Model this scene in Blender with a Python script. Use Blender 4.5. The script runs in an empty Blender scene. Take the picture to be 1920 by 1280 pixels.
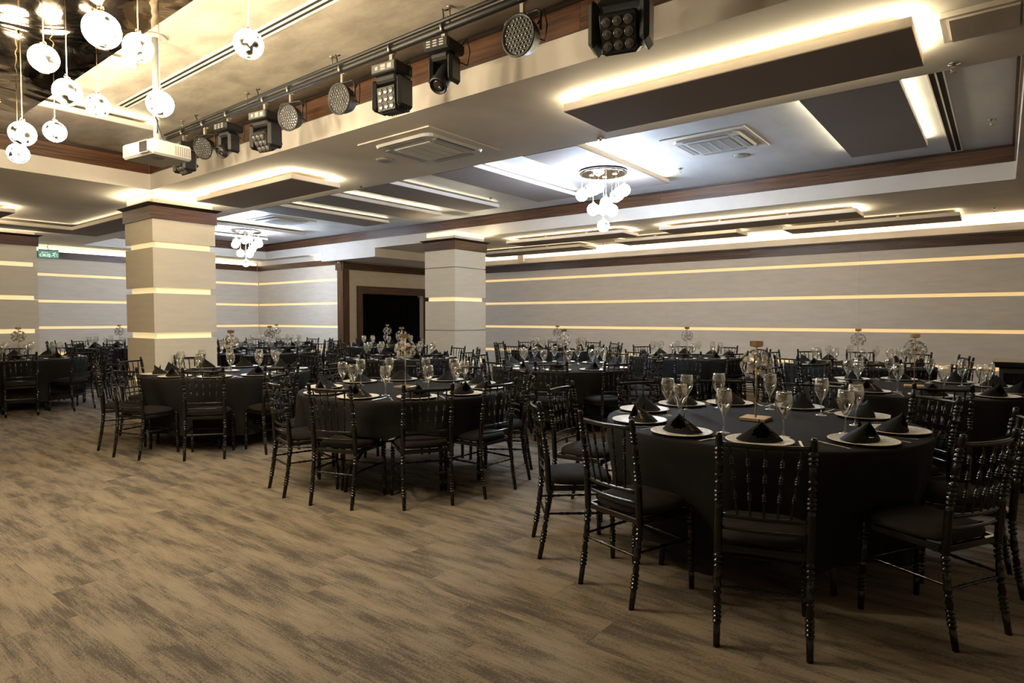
import bpy, math, random
from math import sin, cos, pi, radians, sqrt, atan2
from mathutils import Vector, Matrix
random.seed(7)
C = bpy.context.scene.collection
SC = bpy.context.scene

# ------------------------------------------------------------------ camera, world, exposure
cam = bpy.data.cameras.new('camera'); camo = bpy.data.objects.new('camera', cam); C.objects.link(camo)
cam.sensor_width = 36.0; cam.lens = 36*1168.63/1920; cam.clip_start = .05
camo.location = (0, 0, 1.39)
camo.rotation_euler = (radians(90-2.1196), radians(-0.02), radians(38.194))
SC.camera = camo
W = bpy.data.worlds.new('world'); SC.world = W; W.use_nodes = True
W.node_tree.nodes['Background'].inputs[0].default_value = (.9, .8, .65, 1)
W.node_tree.nodes['Background'].inputs[1].default_value = 0.02
SC.view_settings.view_transform = 'Standard'; SC.view_settings.look = 'None'
SC.view_settings.exposure = 1.5; SC.view_settings.gamma = 1; SC.view_settings.use_curve_mapping = False
SC.cycles.max_bounces = 8; SC.cycles.diffuse_bounces = 4; SC.cycles.glossy_bounces = 4
SC.cycles.transparent_max_bounces = 24; SC.cycles.transmission_bounces = 8
SC.cycles.sample_clamp_indirect = 4.0; SC.cycles.sample_clamp_direct = 0
SC.cycles.caustics_reflective = False; SC.cycles.caustics_refractive = False
K_STRIP = 2.3      # W per metre of ceiling LED strip
K_GLOBE_A = 78.0    # emission of the warm chandelier globes
K_GLOBE_B = 50.0    # emission of the cool chandelier globes
K_GROOVE = 0.215      # emission of the wall groove strips
WARM = (1.0, .87, .57); GOLD_L = (1.0, .70, .30)

# ------------------------------------------------------------------ materials
def mat(name, col, rough=.5, metal=0.0, spec=.5, emit=None, es=0, coat=0, sheen=0):
    m = bpy.data.materials.new(name); m.use_nodes = True
    b = m.node_tree.nodes['Principled BSDF']
    b.inputs['Base Color'].default_value = (*col, 1); b.inputs['Roughness'].default_value = rough
    b.inputs['Metallic'].default_value = metal; b.inputs['Specular IOR Level'].default_value = spec
    b.inputs['Coat Weight'].default_value = coat
    if sheen: b.inputs['Sheen Weight'].default_value = sheen; b.inputs['Sheen Roughness'].default_value = .4
    if emit: b.inputs['Emission Color'].default_value = (*emit, 1); b.inputs['Emission Strength'].default_value = es
    return m
def N(m, t, **kw):
    n = m.node_tree.nodes.new(t)
    for k, v in kw.items(): setattr(n, k, v)
    return n
def L(m, a, b): m.node_tree.links.new(a, b)
def noisecol(m, c1, c2, scale=(1,1,1), nscale=4, detail=6, rough=.6, lo=.35, hi=.65, coord='Object', bump=0, bscale=None):
    nt = m.node_tree; b = nt.nodes['Principled BSDF']
    tc = N(m, 'ShaderNodeTexCoord'); mp = N(m, 'ShaderNodeMapping'); mp.inputs['Scale'].default_value = scale
    no = N(m, 'ShaderNodeTexNoise'); no.inputs['Scale'].default_value = nscale; no.inputs['Detail'].default_value = detail; no.inputs['Roughness'].default_value = rough
    cr = N(m, 'ShaderNodeValToRGB'); cr.color_ramp.elements[0].position = lo; cr.color_ramp.elements[1].position = hi
    cr.color_ramp.elements[0].color = (*c1, 1); cr.color_ramp.elements[1].color = (*c2, 1)
    if coord == 'World':
        g = N(m, 'ShaderNodeNewGeometry'); L(m, g.outputs['Position'], mp.inputs['Vector'])
    else: L(m, tc.outputs[coord], mp.inputs['Vector'])
    L(m, mp.outputs['Vector'], no.inputs['Vector']); L(m, no.outputs['Fac'], cr.inputs['Fac']); L(m, cr.outputs['Color'], b.inputs['Base Color'])
    if bump:
        bp = N(m, 'ShaderNodeBump'); bp.inputs['Strength'].default_value = bump; bp.inputs['Distance'].default_value = .004
        if bscale:
            n2 = N(m, 'ShaderNodeTexNoise'); n2.inputs['Scale'].default_value = bscale; L(m, mp.outputs['Vector'], n2.inputs['Vector']); L(m, n2.outputs['Fac'], bp.inputs['Height'])
        else: L(m, no.outputs['Fac'], bp.inputs['Height'])
        L(m, bp.outputs['Normal'], b.inputs['Normal'])
    return m
M = {}
M['paint'] = noisecol(mat('cream_paint', (.6,.57,.5), .75, spec=.25), (.63,.565,.50), (.71,.645,.575), nscale=1.3, coord='World', bump=.15, bscale=60)
M['plaster'] = noisecol(mat('brushed_plaster', (.6,.5,.4), .5, spec=.4), (.25,.215,.17), (.44,.385,.31), scale=(1.2,2.6,1), nscale=1.8, detail=8, rough=.68, lo=.34, hi=.68, coord='World')
M['plaster_b'] = noisecol(mat('silver_plaster', (.5,.5,.5), .45, spec=.5), (.50,.50,.51), (.64,.64,.65), scale=(1.5,.6,1), nscale=1.5, detail=8, rough=.65, lo=.35, hi=.68, coord='World')
M['panel_under'] = noisecol(mat('taupe_panel', (.2,.17,.15), .8, spec=.2), (.27,.222,.20), (.285,.236,.213), scale=(1,1,1), nscale=2, coord='World')
M['panel_plaster'] = noisecol(mat('taupe_brushed_plaster', (.3,.25,.2), .5, spec=.4), (.21,.17,.145), (.34,.285,.25), scale=(1.2,2.6,1), nscale=1.8, detail=8, rough=.68, coord='World')
M['wall'] = noisecol(mat('wallpaper', (.5,.45,.38), .6, spec=.3), (.66,.575,.47), (.72,.635,.53), scale=(1,1,6), nscale=3, coord='World', bump=.06, bscale=80)
M['column'] = noisecol(mat('column_paper', (.55,.5,.42), .6, spec=.3), (.72,.64,.51), (.77,.69,.56), scale=(1,1,6), nscale=3, coord='World', bump=.06, bscale=80)
def wood(name, c1, c2):
    m = mat(name, c1, .42, spec=.4); nt = m.node_tree; b = nt.nodes['Principled BSDF']
    g = N(m, 'ShaderNodeNewGeometry'); mp = N(m, 'ShaderNodeMapping'); mp.inputs['Scale'].default_value = (.9, .9, 26)
    no = N(m, 'ShaderNodeTexNoise'); no.inputs['Scale'].default_value = 2.2; no.inputs['Detail'].default_value = 7; no.inputs['Distortion'].default_value = .4
    oi = N(m, 'ShaderNodeObjectInfo'); ad = N(m, 'ShaderNodeVectorMath', operation='ADD'); 
    L(m, g.outputs['Position'], mp.inputs['Vector']); L(m, mp.outputs['Vector'], ad.inputs[0])
    sc = N(m, 'ShaderNodeVectorMath', operation='SCALE'); sc.inputs['Scale'].default_value = 30; L(m, oi.outputs['Random'], sc.inputs[0]); L(m, sc.outputs[0], ad.inputs[1])
    L(m, ad.outputs[0], no.inputs['Vector'])
    cr = N(m, 'ShaderNodeValToRGB'); cr.color_ramp.elements[0].position = .36; cr.color_ramp.elements[1].position = .66
    cr.color_ramp.elements[0].color = (*c1, 1); cr.color_ramp.elements[1].color = (*c2, 1)
    L(m, no.outputs['Fac'], cr.inputs['Fac']); L(m, cr.outputs['Color'], b.inputs['Base Color'])
    return m
M['wood'] = wood('walnut', (.046,.0185,.008), (.135,.058,.025))
M['wood_v'] = wood('walnut_upright', (.046,.0185,.008), (.135,.058,.025))
M['wood_v'].node_tree.nodes['Mapping'].inputs['Scale'].default_value = (26, 26, .9)
M['wood_dark'] = mat('walnut_edge', (.028,.013,.007), .45)
M['strip'] = mat('led_strip', (.9,.8,.5), .6, emit=(1,.62,.22), es=K_GROOVE)
M['strip_col'] = mat('led_strip_pale', (.9,.8,.55), .6, emit=(1,.80,.42), es=K_GROOVE)
M['groove_dark'] = mat('groove_shadow_paint', (.35,.33,.3), .7)
M['led'] = mat('led_tape', (1,1,.9), .5, emit=WARM, es=1.5)
M['chair'] = mat('black_gloss_lacquer', (.007,.0058,.0048), .16, spec=.5)
M['seat'] = noisecol(mat('black_velvet', (.02,.018,.017), .85, spec=.15), (.015,.0128,.0110), (.023,.0195,.0170), nscale=5, coord='Object')
M['cloth'] = noisecol(mat('black_cloth', (.012,.011,.011), .8, spec=.12), (.0135,.0122,.0114), (.019,.0175,.0165), nscale=3, coord='Object', bump=.1, bscale=300)
M['napkin'] = mat('black_satin_napkin', (.0115,.0105,.0098), .7, spec=.15)
M['gold_print'] = mat('bronze_print', (.20,.12,.05), .5, metal=.3)
M['plate_rim'] = mat('plate_rim_champagne', (.76,.66,.47), .3, spec=.5)
M['plate'] = noisecol(mat('plate_pearl', (.6,.56,.48), .4), (.58,.54,.46), (.95,.92,.86), nscale=90, detail=2, coord='Object', bump=.3)
M['steel'] = mat('cutlery_steel', (.7,.68,.64), .22, metal=1)
M['chrome'] = mat('chrome', (.75,.75,.75), .12, metal=1)
M['gold'] = mat('brass_gold', (.62,.40,.17), .18, metal=1)
M['gold_soft'] = mat('brushed_gold', (.55,.40,.24), .4, metal=.9)
M['black'] = mat('black_plastic', (.0085,.0080,.0075), .5)
M['blackmetal'] = mat('black_metal_tube', (.010,.0095,.009), .5)
M['galv'] = mat('clamp_aluminium', (.45,.42,.36), .4, metal=.9)
M['darkslot'] = mat('dark_slot', (.006,.006,.006), .8)
M['white'] = mat('white_plastic', (.30,.285,.26), .45)
M['cassette'] = mat('cassette_white', (.55,.54,.52), .4)
M['grille'] = mat('cassette_grille', (.36,.355,.345), .5)
M['grey'] = mat('grey_plastic', (.15,.14,.125), .5)
M['lens'] = mat('lens_glass', (.17,.16,.15), .15, metal=.6)
M['lens_dark'] = mat('lens_dark_glass', (.02,.016,.014), .15)
M['screen'] = mat('printed_display', (.10,.10,.095), .3)
M['print_grey'] = mat('grey_print', (.35,.34,.32), .5)
M['curtain'] = mat('black_curtain', (.004,.004,.0045), .9, spec=.1)
M['mirror'] = mat('bronze_mirror', (.34,.25,.16), .06, metal=1)
def wavy(m):
    b = m.node_tree.nodes['Principled BSDF']; g = N(m, 'ShaderNodeNewGeometry')
    no = N(m, 'ShaderNodeTexNoise'); no.inputs['Scale'].default_value = 2.4; no.inputs['Detail'].default_value = 1.5; no.inputs['Distortion'].default_value = .8
    bp = N(m, 'ShaderNodeBump'); bp.inputs['Strength'].default_value = .35; bp.inputs['Distance'].default_value = .05
    L(m, g.outputs['Position'], no.inputs['Vector']); L(m, no.outputs['Fac'], bp.inputs['Height']); L(m, bp.outputs['Normal'], b.inputs['Normal'])
wavy(M['mirror'])
M['globe_in'] = mat('globe_hole_dark', (.006,.004,.002), .6)  # shade inside the globes, put in as a near-black colour
M['globe_a'] = mat('globe_glow_warm', (1,.95,.85), .4, emit=(1,.84,.57), es=K_GLOBE_A)
M['globe_b'] = mat('globe_glow_cool', (.95,.97,1), .4, emit=(.66,.80,1), es=K_GLOBE_B)
M['spot_b'] = mat('disc_spot_glow', (1,1,1), .4, emit=(.66,.80,1), es=20)
M['cord'] = mat('warm_cord', (.55,.45,.3), .5)
M['cable'] = mat('black_cable', (.012,.012,.012), .5)
M['exit'] = mat('exit_green', (.06,.14,.10), .4, emit=(.06,.16,.11), es=.5)
M['exit_w'] = mat('exit_white', (.75,.85,.75), .5, emit=(.7,.85,.7), es=.45)
def glassmat(name, tint=(1,1,1), edge=.75, base=.05):
    m = bpy.data.materials.new(name); m.use_nodes = True; nt = m.node_tree
    nt.nodes.remove(nt.nodes['Principled BSDF']); out = nt.nodes['Material Output']
    t = N(m, 'ShaderNodeBsdfTransparent'); t.inputs[0].default_value = (*tint, 1)
    g = N(m, 'ShaderNodeBsdfGlossy'); g.inputs[0].default_value = (1,1,1,1); g.inputs['Roughness'].default_value = .04
    lw = N(m, 'ShaderNodeLayerWeight'); lw.inputs['Blend'].default_value = .35
    mr = N(m, 'ShaderNodeMapRange'); mr.inputs['To Min'].default_value = base; mr.inputs['To Max'].default_value = edge
    mx = N(m, 'ShaderNodeMixShader')
    L(m, lw.outputs['Facing'], mr.inputs['Value']); L(m, mr.outputs[0], mx.inputs[0]); L(m, t.outputs[0], mx.inputs[1]); L(m, g.outputs[0], mx.inputs[2]); L(m, mx.outputs[0], out.inputs[0])
    return m
M['glass'] = glassmat('clear_glass', (.97,.97,.95), .9, .09)
M['crystal'] = mat('cut_crystal', (1,.98,.94), .0, spec=.6)
M['crystal'].node_tree.nodes['Principled BSDF'].inputs['Transmission Weight'].default_value = .72; M['crystal'].node_tree.nodes['Principled BSDF'].inputs['IOR'].default_value = 1.6
def carpet():
    m = mat('carpet_plank_pile', (.3,.22,.14), .95, spec=.1); b = m.node_tree.nodes['Principled BSDF']
    g = N(m, 'ShaderNodeNewGeometry'); sx = N(m, 'ShaderNodeSeparateXYZ'); L(m, g.outputs['Position'], sx.inputs[0])
    def math_(op, a, b2=None, c=None):
        n = N(m, 'ShaderNodeMath', operation=op)
        for i, v in enumerate((a, b2, c)):
            if v is None: continue
            if isinstance(v, (int, float)): n.inputs[i].default_value = v
            else: L(m, v, n.inputs[i])
        return n.outputs[0]
    row = math_('FLOOR', math_('DIVIDE', sx.outputs['Y'], .25))
    col = math_('FLOOR', math_('ADD', sx.outputs['X'], math_('MULTIPLY', math_('MODULO', math_('ADD', row, 100), 3), .37)))
    cb = N(m, 'ShaderNodeCombineXYZ'); L(m, row, cb.inputs[0]); L(m, col, cb.inputs[1])
    wn = N(m, 'ShaderNodeTexWhiteNoise'); wn.noise_dimensions = '2D'; L(m, cb.outputs[0], wn.inputs['Vector'])
    # stretched streaks, shifted per plank
    sc = N(m, 'ShaderNodeVectorMath', operation='MULTIPLY'); L(m, g.outputs['Position'], sc.inputs[0]); sc.inputs[1].default_value = (1.7, 8, 1)
    of = N(m, 'ShaderNodeVectorMath', operation='MULTIPLY_ADD'); L(m, wn.outputs['Color'], of.inputs[0]); of.inputs[1].default_value = (3.0,0.05,0); L(m, sc.outputs[0], of.inputs[2])
    n1 = N(m, 'ShaderNodeTexNoise'); n1.inputs['Scale'].default_value = 1.0; n1.inputs['Detail'].default_value = 7; n1.inputs['Roughness'].default_value = .62; L(m, of.outputs[0], n1.inputs['Vector'])
    sc2 = N(m, 'ShaderNodeVectorMath', operation='MULTIPLY'); L(m, g.outputs['Position'], sc2.inputs[0]); sc2.inputs[1].default_value = (45, 95, 1)
    n2 = N(m, 'ShaderNodeTexNoise'); n2.inputs['Scale'].default_value = 1.6; n2.inputs['Detail'].default_value = 3; n2.inputs['Roughness'].default_value = .8; L(m, sc2.outputs[0], n2.inputs['Vector'])
    n3 = N(m, 'ShaderNodeTexNoise'); n3.inputs['Scale'].default_value = 1.1; n3.inputs['Detail'].default_value = 2; L(m, of.outputs[0], n3.inputs['Vector'])
    sc4 = N(m, 'ShaderNodeVectorMath', operation='MULTIPLY'); L(m, g.outputs['Position'], sc4.inputs[0]); sc4.inputs[1].default_value = (5, 105, 1)
    n4 = N(m, 'ShaderNodeTexNoise'); n4.inputs['Scale'].default_value = 1.0; n4.inputs['Detail'].default_value = 4; n4.inputs['Roughness'].default_value = .7; L(m, sc4.outputs[0], n4.inputs['Vector'])
    v = math_('ADD', math_('MULTIPLY', n1.outputs['Fac'], 1.0), math_('MULTIPLY', math_('SUBTRACT', n2.outputs['Fac'], .5), .62))
    v = math_('ADD', v, math_('MULTIPLY', math_('SUBTRACT', n4.outputs['Fac'], .5), .46))
    v = math_('ADD', v, math_('MULTIPLY', math_('SUBTRACT', wn.outputs['Value'], .5), .04))
    cr = N(m, 'ShaderNodeValToRGB'); e = cr.color_ramp.elements
    e[0].position = .30; e[0].color = (.105,.087,.072,1); e[1].position = .68; e[1].color = (.33,.27,.20,1)
    x = cr.color_ramp.elements.new(.42); x.color = (.15,.125,.101,1)
    x = cr.color_ramp.elements.new(.50); x.color = (.25,.203,.151,1)
    L(m, v, cr.inputs['Fac']); L(m, cr.outputs['Color'], b.inputs['Base Color'])
    bp = N(m, 'ShaderNodeBump'); bp.inputs['Strength'].default_value = .6; bp.inputs['Distance'].default_value = .004; L(m, n2.outputs['Fac'], bp.inputs['Height']); L(m, bp.outputs['Normal'], b.inputs['Normal'])
    return m
M['carpet'] = carpet()

# ------------------------------------------------------------------ mesh helpers
class MB:
    def __init__(s): s.v = []; s.f = []; s.sm = []; s.mi = []
    def add(s, vs, fs, smooth=False, mi=0):
        o = len(s.v); s.v += [tuple(v) for v in vs]
        for f in fs: s.f.append(tuple(i+o for i in f)); s.sm.append(smooth); s.mi.append(mi)
    def box(s, x0, x1, y0, y1, z0, z1, mi=0, T=None):
        vs = [(x0,y0,z0),(x1,y0,z0),(x1,y1,z0),(x0,y1,z0),(x0,y0,z1),(x1,y0,z1),(x1,y1,z1),(x0,y1,z1)]
        if T: vs = [T @ Vector(v) for v in vs]
        s.add(vs, [(0,3,2,1),(4,5,6,7),(0,1,5,4),(1,2,6,5),(2,3,7,6),(3,0,4,7)], False, mi)
    def bbox(s, x0, x1, y0, y1, z0, z1, b=.01, mi=0, T=None):      # box with chamfered edges
        vs = []; idx = {}
        for ix, X in enumerate((x0, x1)):
            for iy, Y in enumerate((y0, y1)):
                for iz, Z in enumerate((z0, z1)):
                    dx = b if ix == 0 else -b; dy = b if iy == 0 else -b; dz = b if iz == 0 else -b
                    for ax, p in enumerate(((X, Y+dy, Z+dz), (X+dx, Y, Z+dz), (X+dx, Y+dy, Z))):
                        idx[(ix, iy, iz, ax)] = len(vs); vs.append(p)
        F = []
        g = lambda a, b_, c, ax: idx[(a, b_, c, ax)]
        for a in (0, 1):
            q = [g(a,0,0,0), g(a,1,0,0), g(a,1,1,0), g(a,0,1,0)]; F.append(q if a else q[::-1])
            q = [g(0,a,0,1), g(0,a,1,1), g(1,a,1,1), g(1,a,0,1)]; F.append(q if a else q[::-1])
            q = [g(0,0,a,2), g(1,0,a,2), g(1,1,a,2), g(0,1,a,2)]; F.append(q if a else q[::-1])
        for a in (0, 1):
            for c in (0, 1):
                F.append([g(a,c,0,0), g(a,c,0,1), g(a,c,1,1), g(a,c,1,0)]); F.append([g(a,0,c,0), g(a,0,c,2), g(a,1,c,2), g(a,1,c,0)]); F.append([g(0,a,c,1), g(0,a,c,2), g(1,a,c,2), g(1,a,c,1)])
                for d in (0, 1): F.append([g(a,c,d,0), g(a,c,d,1), g(a,c,d,2)])
        if T: vs = [T @ Vector(v) for v in vs]
        s.add(vs, F, False, mi)
    def lathe(s, prof, n=12, T=None, mi=0, smooth=True, path=None, cap=True):   # prof: (r, z)
        vs = []
        for r, z in prof:
            ox, oy = path(z) if path else (0, 0)
            for k in range(n):
                a = 2*pi*k/n; vs.append((ox+r*cos(a), oy+r*sin(a), z))
        F = []
        for i in range(len(prof)-1):
            for k in range(n):
                a, b = i*n+k, i*n+(k+1) % n; F.append((a, b, b+n, a+n))
        if T: vs = [T @ Vector(v) for v in vs]
        s.add(vs, F, smooth, mi)
        if cap:
            o = len(s.v)-len(vs)
            for i, rev in ((0, True), (len(prof)-1, False)):
                if prof[i][0] > 1e-5:
                    q = [o+i*n+k for k in range(n)]; s.f.append(tuple(q[::-1] if rev else q)); s.sm.append(False); s.mi.append(mi)
    def tube(s, pts, r, n=8, mi=0, closed=False, rs=None):
        pts = [Vector(p) for p in pts]; vs = []; m = len(pts)
        for i, p in enumerate(pts):
            a = pts[i-1] if (i > 0 or closed) else p; b = pts[(i+1) % m] if (i < m-1 or closed) else p
            t = (b-a).normalized() if (b-a).length > 1e-9 else Vector((0,0,1))
            u = t.cross(Vector((0,0,1)))
            if u.length < .05: u = t.cross(Vector((1,0,0)))
            u.normalize(); w = t.cross(u).normalized(); rr = rs[i] if rs else r
            for k in range(n):
                an = 2*pi*k/n; vs.append(p+u*rr*cos(an)+w*rr*sin(an))
        F = []
        for i in range(m if closed else m-1):
            for k in range(n):
                a = i*n+k; b = i*n+(k+1) % n; c = ((i+1) % m)*n; F.append((a, c+k, c+(k+1) % n, b))
        s.add(vs, F, True, mi)
        if not closed:
            o = len(s.v)-len(vs)
            s.f.append(tuple(o+k for k in range(n))); s.f.append(tuple(o+(m-1)*n+k for k in range(n))[::-1]); s.sm += [False, False]; s.mi += [mi, mi]
    def mesh(s, name, mats):
        me = bpy.data.meshes.new(name); me.from_pydata(s.v, [], s.f); me.update()
        for p, sm, mi in zip(me.polygons, s.sm, s.mi): p.use_smooth = sm; p.material_index = mi
        for m in (mats if isinstance(mats, (list, tuple)) else [mats]): me.materials.append(m)
        return me
    def build(s, name, mats, parent=None, loc=None, rz=0):
        o = bpy.data.objects.new(name, s.mesh(name, mats)); C.objects.link(o)
        if parent: o.parent = parent
        if loc: o.location = loc
        if rz: o.rotation_euler = (0,0,rz)
        return o
def tag(o, label=None, cat=None, group=None, kind=None):
    if label: o['label'] = label
    if cat: o['category'] = cat
    if group: o['group'] = group
    if kind: o['kind'] = kind
    return o
def empty(name, loc=(0,0,0), rz=0):
    o = bpy.data.objects.new(name, None); C.objects.link(o); o.location = loc; o.rotation_euler = (0,0,rz); o.empty_display_size = .1
    return o
def box(name, x0, x1, y0, y1, z0, z1, m, parent=None):
    b = MB(); b.box(x0,x1,y0,y1,z0,z1); return b.build(name, m, parent)
def struct(name, x0, x1, y0, y1, z0, z1, m, parent=None):
    o = box(name, x0,x1,y0,y1,z0,z1, m, parent)
    if not parent: o['kind'] = 'structure'
    return o
def copy_tree(o, parent=None, skip=()):
    c = o.copy(); C.objects.link(c); c.parent = parent
    for ch in o.children: copy_tree(ch, c)
    return c
def strip_light(x0, y0, x1, y1, z, out, col=WARM, k=1.0, name='strip_light', tilt=.8, w=.025):
    """a run of LED tape lying on a ledge: an area light facing up and outwards"""
    l = bpy.data.lights.new(name, 'AREA'); l.shape = 'RECTANGLE'
    ln = sqrt((x1-x0)**2+(y1-y0)**2); l.size = ln; l.size_y = w; l.energy = K_STRIP*k*ln; l.color = col
    o = bpy.data.objects.new(name, l); C.objects.link(o); o.location = ((x0+x1)/2, (y0+y1)/2, z)
    d = Vector((out[0]*tilt, out[1]*tilt, 1)).normalized()          # direction of emission
    xa = Vector((x1-x0, y1-y0, 0)).normalized(); za = -d; ya = za.cross(xa)
    o.matrix_world = Matrix(((xa.x,ya.x,za.x,(x0+x1)/2),(xa.y,ya.y,za.y,(y0+y1)/2),(xa.z,ya.z,za.z,z),(0,0,0,1)))
    return o

# ------------------------------------------------------------------ room shell
S3, ZC, ZT = 3.0, 3.40, 3.52
XL, YR, YB, XP = -16.75, 12.45, 9.55, -12.81      # left wall, right wall, back wall piece, portal wall
# recess A (dance floor) x -8.46..3, y -3..3.4 ; recess B x -15.9..0.08, y 4.98..9.30
for x0,x1,y0,y1 in ((XL-.15,4,3.4,4.98),(XL-.15,4,9.30,12.6),(XL-.15,-15.9,4.98,9.30),(.08,4,4.98,9.30),(XL-.15,-8.46,-5,3.4),(3,4,-5,3.4),(-8.46,3,-5,-3)):
    struct('ceiling', x0,x1,y0,y1,S3,ZT, M['paint'])
struct('ceiling', -8.46,3,-3,3.4,ZC,ZT, M['plaster'])
struct('ceiling', -15.9,.08,4.98,9.30,ZC,ZT, M['plaster_b'])
b = MB(); b.box(-13.35,-11.3,9.302,12.44,2.8,S3-.001); o = b.build('ceiling', M['paint']); o['kind'] = 'structure'
# floor: carpet planks
fl = struct('floor', XL-.15,4.1,-5.1,12.6,-.06,-.012, M['carpet'])
pl = MB(); pl.bbox(0,.9994,0,.2494,-.0115,0,.0006); plm = pl.mesh('carpet_plank', M['carpet'])
cells = []
for r in range(-20, 51):
    off = ((r+100) % 3)*.37
    for c in range(-18, 5):
        x, y = c-off, r*.25
        cells.append((x, y))
def pix_area(x, y):
    x += .5; y += .12; f = -.618*x+.786*y; lat = .786*x+.618*y
    if f < .8: return 0
    u = lat/f; v = 1.39/f
    return 0 if abs(u) > .9 or v > .62 else 1/f**3
cells.sort(key=lambda q: -pix_area(*q))
for i, (x, y) in enumerate(cells[:298]):
    o = bpy.data.objects.new('carpet_plank', plm); C.objects.link(o); o.parent = fl; o.location = (x, y, 0)
rest = MB()
for x, y in cells[298:]:
    x0, x1 = max(x, XL-.1), min(x+.9994, 4.0)
    if x1 <= x0 or y < -5 or y > 12.4: continue
    rest.box(x0, x1, y, y+.2494, -.0115, 0)
o = rest.build('far_carpet_planks', M['carpet'], fl); o['kind'] = 'stuff'

# walls with horizontal panels and lit grooves
GW = .591
def band_wall(name, axis, plane, a0, a1, sign, zt, lit=(1,2,3,4), parts=True, seams=()):
    """axis 'x': wall face at y=plane running along x ; axis 'y': face at x=plane. sign = direction of the room from the wall"""
    def bx(nm, u0, u1, d0, d1, z0, z1, m, parent):
        lo, hi = sorted((plane+sign*d0, plane+sign*d1))
        if axis == 'x': return box(nm, u0,u1,lo,hi,z0,z1,m,parent)
        return box(nm, lo,hi,u0,u1,z0,z1,m,parent)
    w = bx(name, a0, a1, -.15, -.035, 0, zt, M['wall'], None); w['kind'] = 'structure'
    g = .030; zs = [0]+[GW*k for k in (1,2,3,4)]
    edges = [a0, *seams, a1]
    for i in range(5):
        z0 = 0 if i == 0 else zs[i]+g; z1 = zs[i+1]-g if i < 4 else zt
        for e0, e1 in zip(edges[:-1], edges[1:]):
            bx('wall_panel', e0+.001, e1-.001, -.0345, 0, z0+.0005, z1-.0005, M['wall'], w)
    for k in (1,2,3,4):
        o = bx('light_strip', a0, a1, -.0345, -.022, zs[k]-g+.001, zs[k]+g-.001, M['strip'], w)
    return w
wr = band_wall('wall_right', 'x', YR, XP, 4.0, -1, 2.74, seams=(-9.2,-5.6,-2.0))
box('wall_upper', XP, 4.0, YR, YR+.15, 2.7405, S3-.001, M['paint'], wr)
wb = band_wall('wall_back', 'x', YB, XL, XP, -1, 2.72)
box('wall_upper', XL, XP, YB, YB+.15, 2.7205, S3-.001, M['paint'], wb)
wl = band_wall('wall_left', 'y', XL, -5.0, YB+.02, 1, 2.72)
box('wall_upper', XL-.15, XL, -5.0, YB, 2.7205, S3-.001, M['paint'], wl)
struct('wall_far_side', 4.0,4.15,-5.1,12.6,0,S3, M['wall'])
struct('wall_front', XL-.15,4.15,-5.25,-5.1,0,S3, M['wall'])
# portal wall at x = XP with a doorway y 10.11..12.25, z < 2.02
wp = struct('wall_portal', XP-.15, XP, YB, 10.11, 0, 2.8, M['wall'])
box('wall_piece', XP-.15, XP, 10.11, 12.25, 2.02, 2.8, M['wall'], wp); box('wall_piece', XP-.15, XP, 12.25, YR, 0, 2.8, M['wall'], wp)
d = empty('door_1', (XP, 11.2, 0)); d['kind'] = 'structure'
def at(o, nm, x0,x1,y0,y1,z0,z1, m):
    q = box(nm, x0-o.location.x, x1-o.location.x, y0-o.location.y, y1-o.location.y, z0, z1, m, o); return q
at(d, 'jamb', XP, XP+.04, 9.95, 10.11, 0, 2.21, M['wood_v']); at(d, 'jamb', XP, XP+.04, 12.25, 12.41, 0, 2.21, M['wood_v']); at(d, 'lintel', XP, XP+.04, 10.11, 12.25, 2.02, 2.21, M['wood'])
t = struct('trim_1', XP, XP+.035, 9.5515, 9.70, 0, 2.58, M['wood_v']); 
t = struct('trim_1', XP-.20, XP+.03, YB-.035, YB, 0, 2.60, M['wood_v'])
t = struct('trim_2', XP, XP+.05, YB-.04, 12.44, 2.60, 2.775, M['wood']); 
t = struct('trim_2', XP-.24, XP-.0, YB-.06, YB, 2.58, 2.76, M['wood'])
# curtain: pleated
b = MB(); n = 260; vs = []
for i in range(n+1):
    y = 9.98+(12.4-9.98)*i/n; x = XP-.22+.035*sin(i*.72)+.018*sin(i*.31+1); top = 1.985+.012*sin(i*.5)
    vs += [(x, y, .02), (x, y, top)]
b.add(vs, [(2*i, 2*i+1, 2*i+3, 2*i+2) for i in range(n)], True)
o = b.build('curtain', M['curtain']); tag(o, 'black pleated curtain closing the wood-framed doorway', 'curtain')
struct('wall_behind_curtain', XP-.6, XP-.5, 9.6, 12.5, 0, 2.8, M['curtain'])

# walnut boards on fascias (boards are parts of a trim)
def boards(name, axis, plane, sign, a0, a1, z0, z1, step=2.44, th=.018, crown=True, phase=0):
    w = empty(name, (0,0,0)); w['kind'] = 'structure'; a = a0-phase
    while a < a1-.01:
        u0, u1 = max(a, a0)+.001, min(a+step, a1)-.001
        lo, hi = sorted((plane, plane+sign*th))
        (box('board', u0,u1,lo,hi,z0,z1,M['wood'],w) if axis == 'x' else box('board', lo,hi,u0,u1,z0,z1,M['wood'],w)); a += step
    if crown:
        lo, hi = sorted((plane+sign*.0005, plane+sign*(th+.022)))
        (box('crown_strip', a0,a1,lo,hi,z1+.0005,z1+.028,M['wood_dark'],w) if axis == 'x' else box('crown_strip', lo,hi,a0,a1,z1+.0005,z1+.028,M['wood_dark'],w))
    return w
boards('trim_3', 'x', 3.4, -1, -8.44, 3, 3.195, 3.365, phase=1)
boards('trim_4', 'y', -8.46, 1, -3, 3.38, 3.195, 3.365)
boards('trim_5', 'x', 9.30, -1, -15.88, .06, 3.205, 3.375, phase=.63)
boards('trim_6', 'y', -15.9, 1, 4.98, 9.28, 3.205, 3.375)
boards('trim_7', 'y', .08, -1, 4.98, 9.28, 3.205, 3.375)
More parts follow.
